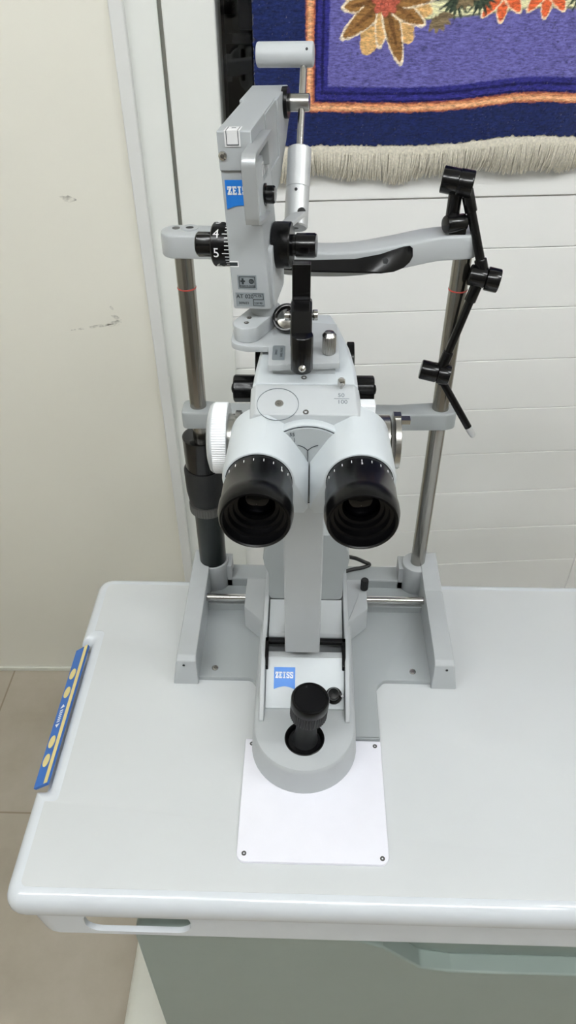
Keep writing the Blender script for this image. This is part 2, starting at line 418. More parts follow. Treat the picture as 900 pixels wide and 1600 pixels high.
    nt.links.new(at.outputs['Color'], mx.inputs[0]); nt.links.new(mr.outputs[0], mx.inputs['Scale'])
    nt.links.new(mx.outputs[0], b.inputs['Base Color']); b.inputs['Roughness'].default_value = .9
    b.inputs['Sheen Weight'].default_value = .25; b.inputs['Specular IOR Level'].default_value = .1
    bp = nt.nodes.new('ShaderNodeBump'); bp.inputs['Strength'].default_value = .5; bp.inputs['Distance'].default_value = .002
    nt.links.new(n.outputs['Fac'], bp.inputs['Height']); nt.links.new(bp.outputs[0], b.inputs['Normal'])
    t = thing('hanging_rug', 'dark blue and purple floral rug with cream fringe hanging over the window', 'rug', RW(.5, .03, 1.236))
    o = obj('rug_cloth', bm, m, t, sharp=180)
    sd = o.modifiers.new('thick', 'SOLIDIFY'); sd.thickness = .006; sd.offset = 1
    # fringe: a woven heading and thousands of fine strands
    hd = bmesh.new(); Sx = [s0+i*.004 for i in range(int((s1-s0)/.004))]
    rows = []
    for d, z in ((-.002, 1.234), (.004, 1.238), (.004, 1.228), (.002, 1.222), (-.003, 1.222)):
        rows.append([hd.verts.new(RW(s, depth(s, z)+d, z+wave(s))) for s in Sx])
    for k in range(5):
        a, b2 = rows[k], rows[(k+1) % 5]
        for i in range(len(Sx)-1): hd.faces.new((a[i], a[i+1], b2[i+1], b2[i]))
    bmesh.ops.recalc_face_normals(hd, faces=hd.faces)
    mf = mat('fringe_cotton', h('#e6e0d0'), .85, noise=.18, nscale=300)
    obj('fringe_heading', hd, mf, t, sharp=60)
    fr = bmesh.new()
    def strand(s, w_, L, dd, lean):
        pts = []
        top = 1.226+wave(s)
        for k in range(5):
            q = k/4; pts.append((s+lean*q*q, depth(s, 1.2)*(1-.35*q)+dd+.003*math.sin(q*3)+.004*q*(1-q), top-L*q))
        L_ = [fr.verts.new(RW(a-w_*(1-.4*i/4), d, z)) for i, (a, d, z) in enumerate(pts)]
        R_ = [fr.verts.new(RW(a+w_*(1-.4*i/4), d+.0006, z)) for i, (a, d, z) in enumerate(pts)]
        F_ = [fr.verts.new(RW(a, d+.0014, z)) for (a, d, z) in pts]
        for i in range(4):
            fr.faces.new((L_[i], F_[i], F_[i+1], L_[i+1])); fr.faces.new((F_[i], R_[i], R_[i+1], F_[i+1]))
    s = s0
    while s < .78:
        Lb = .040+.004*math.sin(s*31)+.003*math.sin(s*77)
        for k in range(3): strand(s+random.uniform(-.001, .001), .0007, Lb+random.uniform(-.006, .004), random.uniform(-.003, .003), random.uniform(-.004, .004)+.003*math.sin(s*60))
        s += .0011
    o = obj('fringe', fr, mf, t, sharp=180); o['kind'] = 'stuff'
rug()

# ------------------------------------------------------------------ instrument table
tb = thing('instrument_table', 'white laminate instrument table on a grey green cabinet, slit lamp standing on it', 'table', (.15, .54, 0))
BP = [(-.318, .311), (.66, .311), (.66, .775), (-.318, .775), (-.318, .652), (-.3035, .652), (-.3035, .438), (-.318, .438)]
RAD = [.022, .022, .022, .024, .004, .006, .006, .004]; CNV = [1, 1, 1, 1, 1, -1, -1, 1]
def table_outline(d): return fillet([(x, y, max(.0012, q-c*d*.8)) for (x, y), q, c in zip(inset(BP, d), RAD, CNV)], .01)
def ring_at(d, z): return [(x, y, z) for x, y in table_outline(d)]
top = obj('tabletop', rings([ring_at(.020, .714), ring_at(.006, .717), ring_at(.001, .721), ring_at(0, .727), ring_at(.0006, .736), ring_at(.0035, .7435), ring_at(.008, .7475), ring_at(.0125, .7494), ring_at(.0165, .7498)]), 'edge', tb, sharp=40)
obj('laminate', slab(table_outline(.0172), .7485, .7502, .0003), 'top', tb)
ap = obj('apron', rings([[(x, y, z) for x, y in rrect(x0, .64, y0, .75, .03)] for x0, y0, z in ((-.288, .335, .668), (-.298, .318, .670), (-.300, .3135, .674), (-.311, .3165, .722))]), 'edge', tb, sharp=40)
cut(ap, prism(rrect(-.240, -.128, .680, .7195, .0165, 8), .28, .352, 'y'))
cut(ap, box(-.290, .63, .3200, .74, .60, .7165))
# prism(rrect(-.2395, -.1285, .6805, .719, .0160, 8), .344, .3512, 'y'), 'dgr', tb)
# control strip on the left edge
cp = obj('control_strip', prism([(-.3048, .7485), (-.3235, .7345), (-.3215, .7315), (-.3035, .7440)], .444, .646, 'y'), 'pblue', tb)
def strip(u, v): # u 0..1 down the slope, v = y
    return Vector((-.3048-.0187*u, v, .7485-.0140*u))
sn = (strip(0, 0)-strip(1, 0)).cross(Vector((0, 1, 0))).normalized(); sn = sn if sn.z > 0 else -sn
def quadpatch(pts, th=.0004):
    bm = bmesh.new(); a = [bm.verts.new(p+sn*0.0001) for p in pts]; b = [bm.verts.new(p+sn*th) for p in pts]
    bm.faces.new(a); bm.faces.new(b); n = len(a)
    for i in range(n): bm.faces.new((a[i], a[(i+1) % n], b[(i+1) % n], b[i]))
    bmesh.ops.recalc_face_normals(bm, faces=bm.faces); return bm
obj('yellow_border', join(quadpatch([strip(0.0, .4445), strip(.27, .4445), strip(.27, .6455), strip(.0, .6455)])), 'pyel', cp)
for yy in (.603, .574, .502, .477): obj('button', quadpatch([strip(.62+.24*math.cos(2*PI*i/20), yy+.0085*math.sin(2*PI*i/20)) for i in range(20)], .0007), 'pyel', cp)
mk = [quadpatch([strip(.45, .551), strip(.62, .556), strip(.79, .551)]), quadpatch([strip(.45, .527), strip(.62, .522), strip(.79, .527)])]
for i in range(6): mk.append(quadpatch([strip(.5, .530+i*.0032), strip(.74, .530+i*.0032), strip(.74, .5315+i*.0032), strip(.5, .5315+i*.0032)]))
obj('marking', join(*mk), 'wink', cp)
cabn = obj('cabinet', join(box(-.205, .62, .365, .735, .20, .60), box(-.19, .60, .38, .72, .60, .667), box(-.205, .16, .36, .735, .595, .667)), 'cab2', tb, bev=.004)
fo = [(-.207, .18), (.622, .18), (.622, .503), (.175, .503), (.135, .514), (.085, .574), (.055, .592), (-.02, .600), (-.207, .604)]
fo = fillet([(a, b, .012 if 0 < i else .004) for i, (a, b) in enumerate(fo)], .012)
dr = obj('drawer', prism(fo, .343, .366, 'y'), 'cab', cabn, bev=.005)
obj('side_panel', box(-.207, -.198, .366, .735, .185, .66), 'cab', cabn, bev=.001)
obj('lifting_column', box(-.10, .22, .42, .66, .085, .21), 'foot', tb, bev=.01)
obj('foot', slab(rrect(-.308, .50, .34, .74, .035), .02, .085, .022, .004), 'foot', tb, sharp=50)
for x, y in ((-.27, .38), (.46, .38), (-.27, .70), (.46, .70)): obj('caster', cyl((x-.012, y, .0155), (x+.012, y, .0155), .015, 24, .003), 'rubber', tb)

# ------------------------------------------------------------------ head rest frame
hr = thing('head_rest', 'grey slit lamp head rest frame with two chrome columns standing on the white table', 'head rest', (0, .68, .7502))
T = .7502
fp = fillet([(-.176, .590, .004), (-.080, .590, .010), (-.072, .578, .003), (-.072, .505, .001), (.078, .505, .001), (.078, .578, .010), (.088, .590, .008), (.176, .590, .004), (.176, .782, .006), (-.176, .782, .006)], .004)
fb = obj('foot_plate', slab(fp, T, T+.007, .0015), 'greyd', hr)
for x in (-.128, .126): 
    obj('screw', join(lathe([(.0042, 0), (.0042, .0006), (.0032, .001), (.0014, .001), (.0012, .0001)], (x, .604, T+.007), (0, 0, 1), 24)), 'steel', fb)
for s, nm in ((-1, 'l'), (1, 'r')):
    P2 = [(.583, T), (.583, T+.034), (.5845, T+.044), (.590, T+.0495), (.704, T+.0515), (.7055, T+.0505), (.707, T+.0515), (.775, T+.0545), (.782, T+.050), (.782, T)]
    xo0, xo1, xi = .1795, .1715, .1475
    rr = []
    bm = bmesh.new(); lo = []; hi = []
    for (y, z) in P2:
        k = (z-T)/.05
        lo.append(bm.verts.new((s*(xo0+(xo1-xo0)*k), y, z))); hi.append(bm.verts.new((s*xi, y, z)))
    bm.faces.new(lo); bm.faces.new(hi)
    for i in range(len(lo)): bm.faces.new((lo[i], lo[(i+1) % len(lo)], hi[(i+1) % len(lo)], hi[i]))
    bmesh.ops.recalc_face_normals(bm, faces=bm.faces)
    o = obj('side_foot', bm, 'grey', hr, bev=.0015)
    obj('pin_hole', cyl((s*.163, .5832, T+.038), (s*.163, .5826, T+.038), .0016, 16), 'hole', o)
    # socket around the column
    sk = fillet([(s*.150, .742, .012), (s*.150, .782, .003), (s*.118, .782, .006), (s*.118, .742, .018)] if s > 0 else [(s*.118, .742, .018), (s*.118, .782, .006), (s*.150, .782, .003), (s*.150, .742, .012)], .01)
    obj('column_socket', join(cyl((s*.1435-.0*s, .761, T), (s*.1435, .761, T+.052), .021, 48, .003), box(*sorted((s*.118, s*.171)), .752, .778, T, T+.046)), 'grey', hr)
obj('cross_bar', join(box(-.15, .15, .752, .782, T+.004, T+.022)), 'greyd', hr, bev=.003)
obj('guide_rod', cyl((-.1478, .700, T+.0375), (.1478, .700, T+.0375), .0052, 24), 'chrome', hr)
obj('guide_rail', box(-.1478, .1478, .705, .716, T+.006, T+.018), 'greyd', hr, bev=.001)
for s in (-1, 1):
    x = s*.1440
    c = obj('column', cyl((x, .761, T+.03), (x, .761, 1.239), .0098, 48, .0006), 'column', hr)
    obj('marker_ring', lathe([(.0099, 0), (.0102, .0004), (.0102, .0012), (.0099, .0016)], (x, .761, 1.202), (0, 0, 1), 48), 'red', c)
# upper forehead bar
def ribbon(cen, hw, n=8):
    P = [Vector(p) for p in cen]; E_ = [P[0]]+P+[P[-1]]; Q = []
    for i in range(1, len(E_)-2):
        for k in range(n):
            t = k/n; a, b, c, e = E_[i-1:i+3]
            Q.append(.5*((2*b)+(c-a)*t+(2*a-5*b+4*c-e)*t*t+(3*b-a-3*c+e)*t**3))
    Q.append(P[-1]); L_ = []; R_ = []
    for i, p in enumerate(Q):
        d = (Q[min(i+1, len(Q)-1)]-Q[max(i-1, 0)]).normalized(); nn_ = Vector((-d.y, d.x)); w_ = hw(p.x)
        L_.append(tuple(p-nn_*w_)); R_.append(tuple(p+nn_*w_))
    d0 = (Q[-1]-Q[-2]).normalized(); a0_ = math.atan2(d0.y, d0.x); d1 = (Q[0]-Q[1]).normalized(); a1_ = math.atan2(d1.y, d1.x)
    e0 = [(Q[-1].x+hw(Q[-1].x)*math.cos(a0_+PI*(k/10-.5)), Q[-1].y+hw(Q[-1].x)*math.sin(a0_+PI*(k/10-.5))) for k in range(1, 10)]
    e1 = [(Q[0].x+hw(Q[0].x)*math.cos(a1_+PI*(k/10-.5)), Q[0].y+hw(Q[0].x)*math.sin(a1_+PI*(k/10-.5))) for k in range(1, 10)]
    return L_+e0+R_[::-1]+e1
bar_outline = ribbon([(-.150, .7645), (-.128, .7635), (-.105, .7600), (-.065, .738), (-.025, .7215), (.025, .7210), (.070, .7390), (.110, .7600), (.143, .7665)], lambda x: .0135+.0025*min(1, abs(x)/.14))
bar = obj('forehead_bar', slab(bar_outline, 1.238, 1.2625, .003, .0015), 'lgrey', hr, sharp=60)
obj('bolt_boss', lathe([(.0085, 0), (.0085, .0012), (.008, .0016), (.0045, .0016), (.004, .0003)], (-.1362, .768, 1.2623), (0, 0, 1), 32), 'lgrey', bar)
obj('bolt_hole', cyl((-.1362, .768, 1.2626), (-.1362, .768, 1.2634), .004, 24), 'hole', bar)
obj('bolt_hole', cyl((-.1505, .769, 1.2622), (-.1505, .769, 1.2628), .004, 24), 'dgrey', bar)
LS = [(-.075, .716, 1.2495, .722, 1.2530), (-.05, .6985, 1.2498, .709, 1.2535), (-.01, .6905, 1.250, .7035, 1.2550), (.03, .6895, 1.2498, .7045, 1.2558), (.055, .6945, 1.2475, .7105, 1.2585), (.068, .7025, 1.2460, .7180, 1.2600), (.078, .7110, 1.2465, .7245, 1.2605), (.0845, .7185, 1.2490, .7280, 1.2600), (.0875, .7230, 1.2525, .7290, 1.2575)]
def lsec(x, yn, zn, yf, zf):
    d_ = Vector((yf-yn, zf-zn)).normalized()*.0012; n_ = Vector((-d_.y, d_.x))
    a_, b_ = Vector((yn, zn)), Vector((yf, zf))
    return [(x, *q) for q in (a_-n_, a_-d_*.8, a_+n_, b_+n_, b_+d_*.8, b_-n_)]
ld = obj('forehead_band', rings([lsec(*q) for q in LS]), 'mblack', hr, sharp=50)
obj('band_hole', cyl((.0590, .7050, 1.2545), (.0590, .7044, 1.2553), .0032, 24), M['hole'], ld)
# chin rest bar and height sleeve
ch = fillet([(-.163, .744), (-.10, .746), (-.06, .745), (.05, .745), (.095, .7455), (.150, .747), (.163, .752), (.163, .770), (.150, .776), (.095, .769), (-.10, .769), (-.163, .776)], .008)
obj('chin_rest_bar', slab(ch, 1.032, 1.055, .003, .0015), 'greyd', hr)
obj('chin_cup', slab(rrect(-.045, .045, .72, .80, .025), 1.056, 1.066, .004, .002), 'lgrey', hr)
obj('height_sleeve', lathe([(.0225, 0), (.023, .003), (.0235, .045), (.0235, .0472), (.0228, .0475), (.0205, .0478)], (-.144, .761, .9645), (0, 0, 1)), 'black', hr)
obj('height_knob', lathe([(.019, 0), (.0235, .006), (.0255, .022), (.0260, .055), (.0245, .058)], (-.144, .761, .9075), (0, 0, 1)), 'rubber', hr)
obj('sleeve_ring', gear((-.144, .761, .8955), (-.144, .761, .9085), .0242, 40, .0008), 'dgrey', hr)
obj('lower_sleeve', lathe([(.0185, 0), (.0185, .001), (.0187, .1)], (-.144, .761, .7975), (0, 0, 1)), 'sleeve', hr)

# ------------------------------------------------------------------ fixation lamp
fx = thing('fixation_lamp', 'jointed black fixation lamp arm hanging from the right end of the forehead bar', 'lamp', (.135, .765, 1.2625))
obj('clamp', join(cyl((.120, .752, 1.2728), (.141, .760, 1.2728), .0085, 32, .0015), box(.125, .142, .752, .770, 1.263, 1.276), cyl((.1285, .765, 1.272), (.129, .765, 1.312), .0068, 24)), 'black', fx, bev=.0008)
j1 = Vector((.1290, .765, 1.3095)); ja = Vector((1, -.22, -.12)).normalized()
obj('joint', join(cyl(j1-ja*.0150, j1+ja*.0014, .0125, 40, .0008), cyl(j1+ja*.0004, j1+ja*.0155, .0129, 40, .0012)), 'black', fx, bev=.0006)
p1 = j1+ja*.010+Vector((0, 0, -.005)); j2 = Vector((.1655, .745, 1.2218))
obj('rod', join(cyl(p1, j2, .0047, 24), cyl(p1, p1.lerp(j2, .25), .0062, 24, .001), cyl(p1.lerp(j2, .78), j2, .0063, 24, .001)), 'black', fx)
jb = Vector((1, -.18, -.16)).normalized()
obj('joint', join(cyl(j2-jb*.0155, j2+jb*.0020, .0105, 40, .0015), cyl(j2+jb*.0022, j2+jb*.0160, .0120, 40, .0012)), 'black', fx)
j3 = Vector((.1270, .735, 1.1175)); p2 = j2+jb*-.004; p3 = j3+jb*.005
obj('rod', join(cyl(p2, p3, .0045, 24), cyl(p2, p2.lerp(p3, .24), .006, 24, .001), cyl(p2.lerp(p3, .76), p3, .006, 24, .001)), 'black', fx)
obj('joint', join(cyl(j3-jb*.0165, j3+jb*.003, .0108, 40, .0015), cyl(j3+jb*.0032, j3+jb*.0165, .0113, 40, .0012)), 'black', fx)
tip = Vector((.1766, .720, 1.0455)); q0 = j3+jb*.003
obj('lamp_stem', join(cyl(q0, q0.lerp(tip, .88), .0042, 24, .0005), cyl(q0, q0.lerp(tip, .15), .0058, 24, .001)), 'mblack', fx)
obj('lamp_tip', lathe([(.004, 0), (.004, .006), (.0032, .012), (.0022, .0135)], q0.lerp(tip, .88), tip-q0, 24), 'alu', fx)

# ------------------------------------------------------------------ white sliding plate
sp = thing('sliding_plate', 'white plastic glide plate with small corner screws lying in front of the slit lamp base', 'plate', (.005, .44, T))
obj('sheet', slab(rrect(-.0815, .0785, .3575, .5035, [.009, .001, .001, .009]), T, T+.0042, .0012), 'wplate', sp)
for x, y in ((-.0735, .366), (.0715, .364), (.0715, .4965), (-.0735, .4965)):
    obj('screw', lathe([(.0026, 0), (.0026, .0003), (.0018, .0006), (.001, .0006), (.0008, 0)], (x, y, T+.0041), (0, 0, 1), 20), 'dgrey', sp)

# ------------------------------------------------------------------ slit lamp
sl = thing('slit_lamp', 'white and grey slit lamp microscope with black binocular eyepieces and joystick', 'microscope', (-.012, .55, T+.004))
Z0 = T+.0046; cx = -.0120; R = .0590
def Ushape(r, yb, yc=.4955, n=24):
    return [(cx-r, yb)]+[(cx-r*math.cos(PI*i/n), yc-r*math.sin(PI*i/n)) for i in range(n+1)]+[(cx+r, yb)]
U0 = Ushape(R, .70); 
def Uring(d, z): return [(x, y, z) for x, y in Ushape(R-d, .70+0*d)]
base = obj('stage_base', rings([Uring(-.0022, Z0), Uring(-.0018, Z0+.002), Uring(0, .789), Uring(.0008, .7925), Uring(.0025, .7945), Uring(.005, .795)]), 'grey', sl, sharp=40)
cut(base, prism([(cx-.0465, .5175), (cx+.0465, .5175), (cx+.0465, .72), (cx-.0465, .72)], .774, .83))
cut(base, cyl((-.0115, .479, .765), (-.0115, .479, .83), .0225, 48))
# cheeks
for s in (-1, 1):
    xa, xb = sorted((cx+s*.0468, cx+s*.0525))
    obj('side_cheek', prism([(.700, .757), (.560, .757), (.500, .790), (.500, .7965), (.548, .829), (.580, .8370), (.722, .8385), (.730, .858), (.738, .858), (.745, .82), (.745, .757)], xa, xb, 'x'), 'lgrey', sl, bev=.0014)
for s in (-1, 1):
    x0 = cx+s*.0525; x1 = cx+s*.0815
    w = [(x0, .643), (x1, .672), (x1, .725), (x0, .725)]
    o = obj('carriage', slab(fillet(w if s > 0 else w[::-1], .002), .762, .8005, .0015), 'grey', sl)
obj('lock_knob', gear((.0665, .708, .8005), (.0665, .708, .818), .0052, 16, .0005), 'rubber', sl)
# joystick
obj('joystick_well', lathe([(.0226, 0), (.0226, .0045), (.0215, .005), (.0190, .003), (.0170, -.004), (.0100, -.006)], (-.0115, .479, .7905), (0, 0, 1)), 'mblack', sl)
jd = Vector((.06, -.02, 1)).normalized(); j0 = Vector((-.0112, .481, .782))
js = obj('joystick', lathe([(.0165, 0), (.016, .006), (.0130, .012), (.0118, .030), (.0118, .060)], j0, jd), 'rubber', sl)
obj('joystick_knob', gear(j0+jd*.057, j0+jd*.076, .0203, 44, .0007, .0012), 'rubber', js)
obj('knob_cap', lathe([(.0200, 0), (.0206, .0008), (.0206, .0110), (.0198, .0126), (.0180, .0130), (.0172, .0118), (.0001, .0118)], j0+jd*.0758, jd, 48), 'mblack', js)
# sloping name plate with logo
pz = lambda y: .797+(y-.5175)*(.857-.797)/(.552-.5175)*.55
NP = [(.5180, .7955), (.566, .830), (.566, .822), (.5180, .786)]
npl = obj('name_plate', prism(NP, cx-.0462, cx+.0462, 'x'), 'white', sl, bev=.0006)
ny = Vector((0, .048, .0345)).normalized()
def npt(u, v, o=.0003): n = Vector((0, -ny.z, ny.y)); return Vector((cx+u, .5180, .7955))+ny*v+n*o
# logo helper: blue shield with curved foot and slab-serif letters
def zeiss(O, ux, uy, W, Hh, parent, name='logo_badge', letters='ZEISS', cut_x=None):
    ux = Vector(ux).normalized(); uy = Vector(uy).normalized(); n = ux.cross(uy)
    pts = [(0, 0), (0, Hh)]; pts = [(0, Hh), (0, 0)]
    k = 12
    pts += [(W*i/k, Hh*.13*math.sin(PI*i/k)) for i in range(1, k)]
    pts += [(W, 0), (W, Hh)]
    bm = prism(pts, 0, .0003); place(bm, O, ux, uy)
    b = obj(name, bm, 'blue', parent)
    H_ = Hh*.29; y0 = Hh*.50; cw = W*.86/5; st = cw*.30; th = H_*.20
    L = []
    def bar(x0, y0_, x1, y1_): L.append(box(x0, x1, y0_, y1_, .0003, .0006))
    for i, c in enumerate('ZEISS'):
        x = W*.07+i*cw; xr = x+cw*.86
        if c == 'Z':
            bar(x, y0, xr, y0+th); bar(x, y0+H_-th, xr, y0+H_); bar(x, y0+H_-2*th, x+th*.7, y0+H_); bar(xr-th*.7, y0, xr, y0+2*th)
            L.append(prism([(x, y0+th*.8), (x+st*1.2, y0+th*.8), (xr, y0+H_-th*.8), (xr-st*1.2, y0+H_-th*.8)], .0003, .0006))
        if c == 'E':
            bar(x, y0, xr, y0+th); bar(x, y0+H_-th, xr, y0+H_); bar(x+.1*cw, y0, x+.1*cw+st, y0+H_); bar(x+.1*cw, y0+H_*.43, xr-cw*.22, y0+H_*.57)
            bar(xr-th*.6, y0, xr, y0+1.45*th); bar(xr-th*.6, y0+H_-1.45*th, xr, y0+H_)
        if c == 'I':
            xm = (x+xr)/2; bar(xm-st*1.1, y0, xm+st*1.1, y0+th*.8); bar(xm-st*1.1, y0+H_-th*.8, xm+st*1.1, y0+H_); bar(xm-st/2, y0, xm+st/2, y0+H_)
        if c == 'S':
            m = y0+H_/2
            bar(x+.05*cw, y0+H_-th, xr, y0+H_); bar(x, m, x+st, y0+H_-th*.4); L.append(prism([(x, m+th*.4), (x+st, m+th*.9), (xr, m-th*.4), (xr-st, m-th*.9)], .0003, .0006))
            bar(xr-st, y0+th*.4, xr, m); bar(x, y0, xr-.05*cw, y0+th); bar(x, y0, x+th*.7, y0+1.8*th); bar(xr-th*.7, y0+H_-1.8*th, xr, y0+H_)
    lb = join(*L); place(lb, O, ux, uy); obj('lettering', lb, 'wink', b)
    return b
zeiss(npt(-.0365, .0215, .0003), (1, 0, 0), ny, .0250, .0255, npl)
obj('brightness_knob', join(lathe([(.0100, 0), (.0098, .003), (.0072, .004), (.0070, .015), (.006, .0175), (.0001, .018)], npt(.0340, .0150, .0002), (-.05, -.45, .9)), cyl(npt(.0435, .0150, .002), npt(.0435, .0150, .0085), .0016, 12)), 'black', npl)
obj('plate_rim', prism([(.566, .8305), (.5663, .826), (.574, .826), (.574, .8305)], cx-.0462, cx+.0462, 'x'), 'lgrey', sl, bev=.0008)
# black U frame
fr_ = []
for s in (-1, 1):
    xa, xb = sorted((cx+s*.0478, cx+s*.0436)); fr_.append(prism([(.5525, .8225), (.5540, .8285), (.580, .8410), (.5865, .8410), (.5865, .8350), (.580, .8345)], xa, xb, 'x'))
fr_.append(box(cx-.0478, cx+.0478, .5805, .5865, .8350, .8410))
obj('black_frame', join(*fr_), 'mblack', sl, bev=.0006)
# stepped housing behind the arm
obj('lamp_housing_step', join(prism([(.602, .775), (.602, .824), (.605, .8275), (.655, .8345), (.655, .775)], cx-.0455, cx+.0455, 'x')), 'lgrey', sl, bev=.001)
hp = [(cx-.047, .834), (cx-.047, .880), (cx-.0515, .893), (cx-.053, .905), (cx-.0515, .917), (cx-.046, .930), (cx-.040, .945), (cx+.040, .945), (cx+.046, .930), (cx+.0505, .917), (cx+.052, .905), (cx+.0505, .893), (cx+.046, .880), (cx+.046, .834)]
obj('lamp_housing', prism(fillet([(a, b, .008) for a, b in hp], .006), .655, .715, 'y'), 'greyd', sl, bev=.0015)
obj('tower', cyl((cx-.002, .688, .940), (cx-.002, .688, 1.14), .0125, 32, .001), 'greyd', sl)
obj('tower_head', join(cyl((cx-.002, .688, 1.14), (cx-.002, .688, 1.165), .013, 32, .001), box(cx-.014, cx+.010, .60, .70, 1.163, 1.180)), 'greyd', sl, bev=.001)
# microscope arm
def armsec(z, y, w=.0197, t=.024): return [(cx-.0035+sx*w, y+sy*t, z) for sx, sy in ((-1, 0), (1, 0), (1, 1), (-1, 1))]
obj('microscope_arm', rings([armsec(.834, .600, .0197), armsec(.845, .5620, .0197), armsec(.862, .5470), armsec(.90, .546), armsec(1.05, .546), armsec(1.182, .546)]), 'grey', sl, bev=.002)
# microscope body
bt = 1.245
def bsec(y, x0, x1, z0, z1, c=.004): return [(x0+c, y, z0), (x1-c, y, z0), (x1, y, z0+c), (x1, y, z1-c), (x1-c, y, z1), (x0+c, y, z1), (x0, y, z1-c), (x0, y, z0+c)]
obj('body_front', rings([bsec(.4515, -.0545, .0270, 1.168, 1.2435), bsec(.4790, -.0550, .0245, 1.168, 1.2520)]), 'lgrey', sl, bev=.001)
mb = obj('body', rings([bsec(.4796, -.0540, .0240, 1.165, 1.2521, .003), bsec(.497, -.0525, .0230, 1.165, 1.2560, .003), bsec(.530, -.0500, .0190, 1.165, 1.2568, .003), bsec(.565, -.0460, .0115, 1.165, 1.2568, .003), bsec(.592, -.042, .0070, 1.172, 1.2530, .003)]), 'white', sl, bev=.001)
# pivot disc with scale between the binocular halves
pv = obj('pivot_disc', cyl((-.0125, .4520, 1.2035), (-.0125, .4440, 1.2035), .0365, 64, .0012), 'white', sl)
obj('seam', lathe([(.0352, 0), (.0352, .0006), (.0346, .0006), (.0346, 0)], (-.0125, .4442, 1.2035), (0, -1, 0), 64, close=False), 'ink', pv)
obj('seam', join(box(-.0127, -.0123, .4425, .4434, 1.205, 1.2185), tube([(-.0125, .4429, 1.2185), (-.0160, .4429, 1.2215), (-.0200, .4429, 1.2230)], .0003, 6), tube([(-.0125, .4429, 1.2185), (-.0090, .4429, 1.2215), (-.0050, .4429, 1.2230)], .0003, 6)), 'ink', pv)
obj('disc_face', cyl((-.0125, .4442, 1.2035), (-.0125, .4433, 1.2035), .0335, 64), 'greyd', pv)
obj('scale_number', join(place(text('55', .0040), (-.0238, .4429, 1.2320), (1, 0, 0), (0, 0, 1)), box(-.0222, -.0218, .4427, .4430, 1.2255, 1.229)), 'ink', pv)
# binocular housings
for s in (-1, 1):
    ex = -.0112+s*.0357; ix = -.0112+s*.0023
    P_ = circ((ex, .4180, 1.2085), .0253, (0, 1, 0)) + circ((ex, .4215, 1.2085), .0264, (0, 1, 0)) + circ((ex-s*.0025, .462, 1.2175), .0255, (0, 1, 0)) + circ((ex-s*.0025, .4645, 1.2175), .0243, (0, 1, 0))
    ix = -.0112+s*.0006
    for y in (.431, .462):
        P_ += [Vector((ix, y, 1.174)), Vector((ix+s*.003, y-.0015*(y < .44), 1.1705)), Vector((ix+s*.0145, y, 1.1695))]
    P_ += [Vector((ix, .436, 1.2060)), Vector((ix, .462, 1.2120)), Vector((ix+s*.0300, .4645, 1.2462)), Vector((ix+s*.0290, .457, 1.2440))]
    hs = obj('binocular_housing', hull(P_), 'white', sl, sharp=16, bev=.0005)
    ep = obj('eyepiece', lathe([(.0150, .0), (.0247, .0), (.0247, .0015), (.0236, .0022), (.0236, .0110), (.0243, .0116), (.0243, .0135), (.0247, .0140), (.0249, .0300), (.0256, .0318), (.0257, .0372), (.0246, .0432), (.0238, .0450), (.0228, .0453), (.0220, .0445), (.0212, .0380), (.0190, .0375), (.0184, .0330), (.0160, .0325), (.0155, .0290), (.0130, .0285), (.0128, .0240)], (ex, .4200, 1.2085), (0, -1, 0), 72, close=False), 'mblack', sl, sharp=25)
    obj('lens', lathe([(.0001, .0035), (.006, .0031), (.0105, .0018), (.0132, 0)], (ex, .4200-.0235, 1.2085), (0, -1, 0), 48, close=False), 'lensm', ep)
    tk = []
    for k in range(-4, 5):
        a = math.radians(90+k*17+(6 if s < 0 else 0)); rr_ = .02365
        p = Vector((ex+math.cos(a)*rr_, .4125, 1.2085+math.sin(a)*rr_))
        b_ = box(-.00022, .00022, -.0012, .0012, -.0001, .0002)
        b_ = xf(b_, Matrix.Translation(p) @ Matrix.Rotation(PI/2-a, 4, 'Y')); tk.append(b_)
    for ch_, kk in ((('5', 0),) if s > 0 else (('0', -2.6),)):
        a = math.radians(90+kk*17*1); p = Vector((ex+math.cos(a)*.0241, .4085, 1.2085+math.sin(a)*.0241))
        tb_ = text(ch_, .0030, .0002); tb_ = xf(tb_, Matrix.Translation(p) @ Matrix.Rotation(PI/2-a, 4, 'Y')); tk.append(tb_)
    obj('scale_mark', join(*tk), 'wink', ep)
# magnification drum across the body
dz = 1.2035; dy = .479
dm = obj('magnification_drum', join(lathe([(.0190, 0), (.0190, .006), (.0215, .0065), (.0215, .0105), (.0195, .011), (.0195, .124), (.0180, .1250)], (-.0745, dy, dz), (1, 0, 0), 64)), 'steel', sl)
obj('drum_knob', join(gear((-.0845, dy, dz), (-.0735, dy, dz), .0276, 90, .0005, .0006)), 'wknob', dm)
obj('knob_rim', lathe([(.0001, 0), (.020, .0004), (.0255, .0022), (.0270, .0040), (.0270, .0052)], (-.0895, dy, dz), (1, 0, 0), 64, close=False), 'lgrey', dm)
fl = obj('mount_flange', xf(join(lathe([(.0195, 0), (.0222, .0002), (.0222, .0042), (.0215, .0046), (.0190, .0046)], (.0500, dy, dz), (1, 0, 0), 64), box(.049, .0545, dy-.003, dy+.003, dz+.019, dz+.0238), box(.0545, .0615, dy-.004, dy+.002, dz+.0170, dz+.0208), box(.051, .0565, dy-.006, dy-.001, dz-.0225, dz-.0185)), Matrix.Translation((.0030, 0, 0))), 'steel', sl)
obj('white_block', box(.0235, .0365, .464, .474, 1.226, 1.2435), 'wknob', sl, bev=.0012)
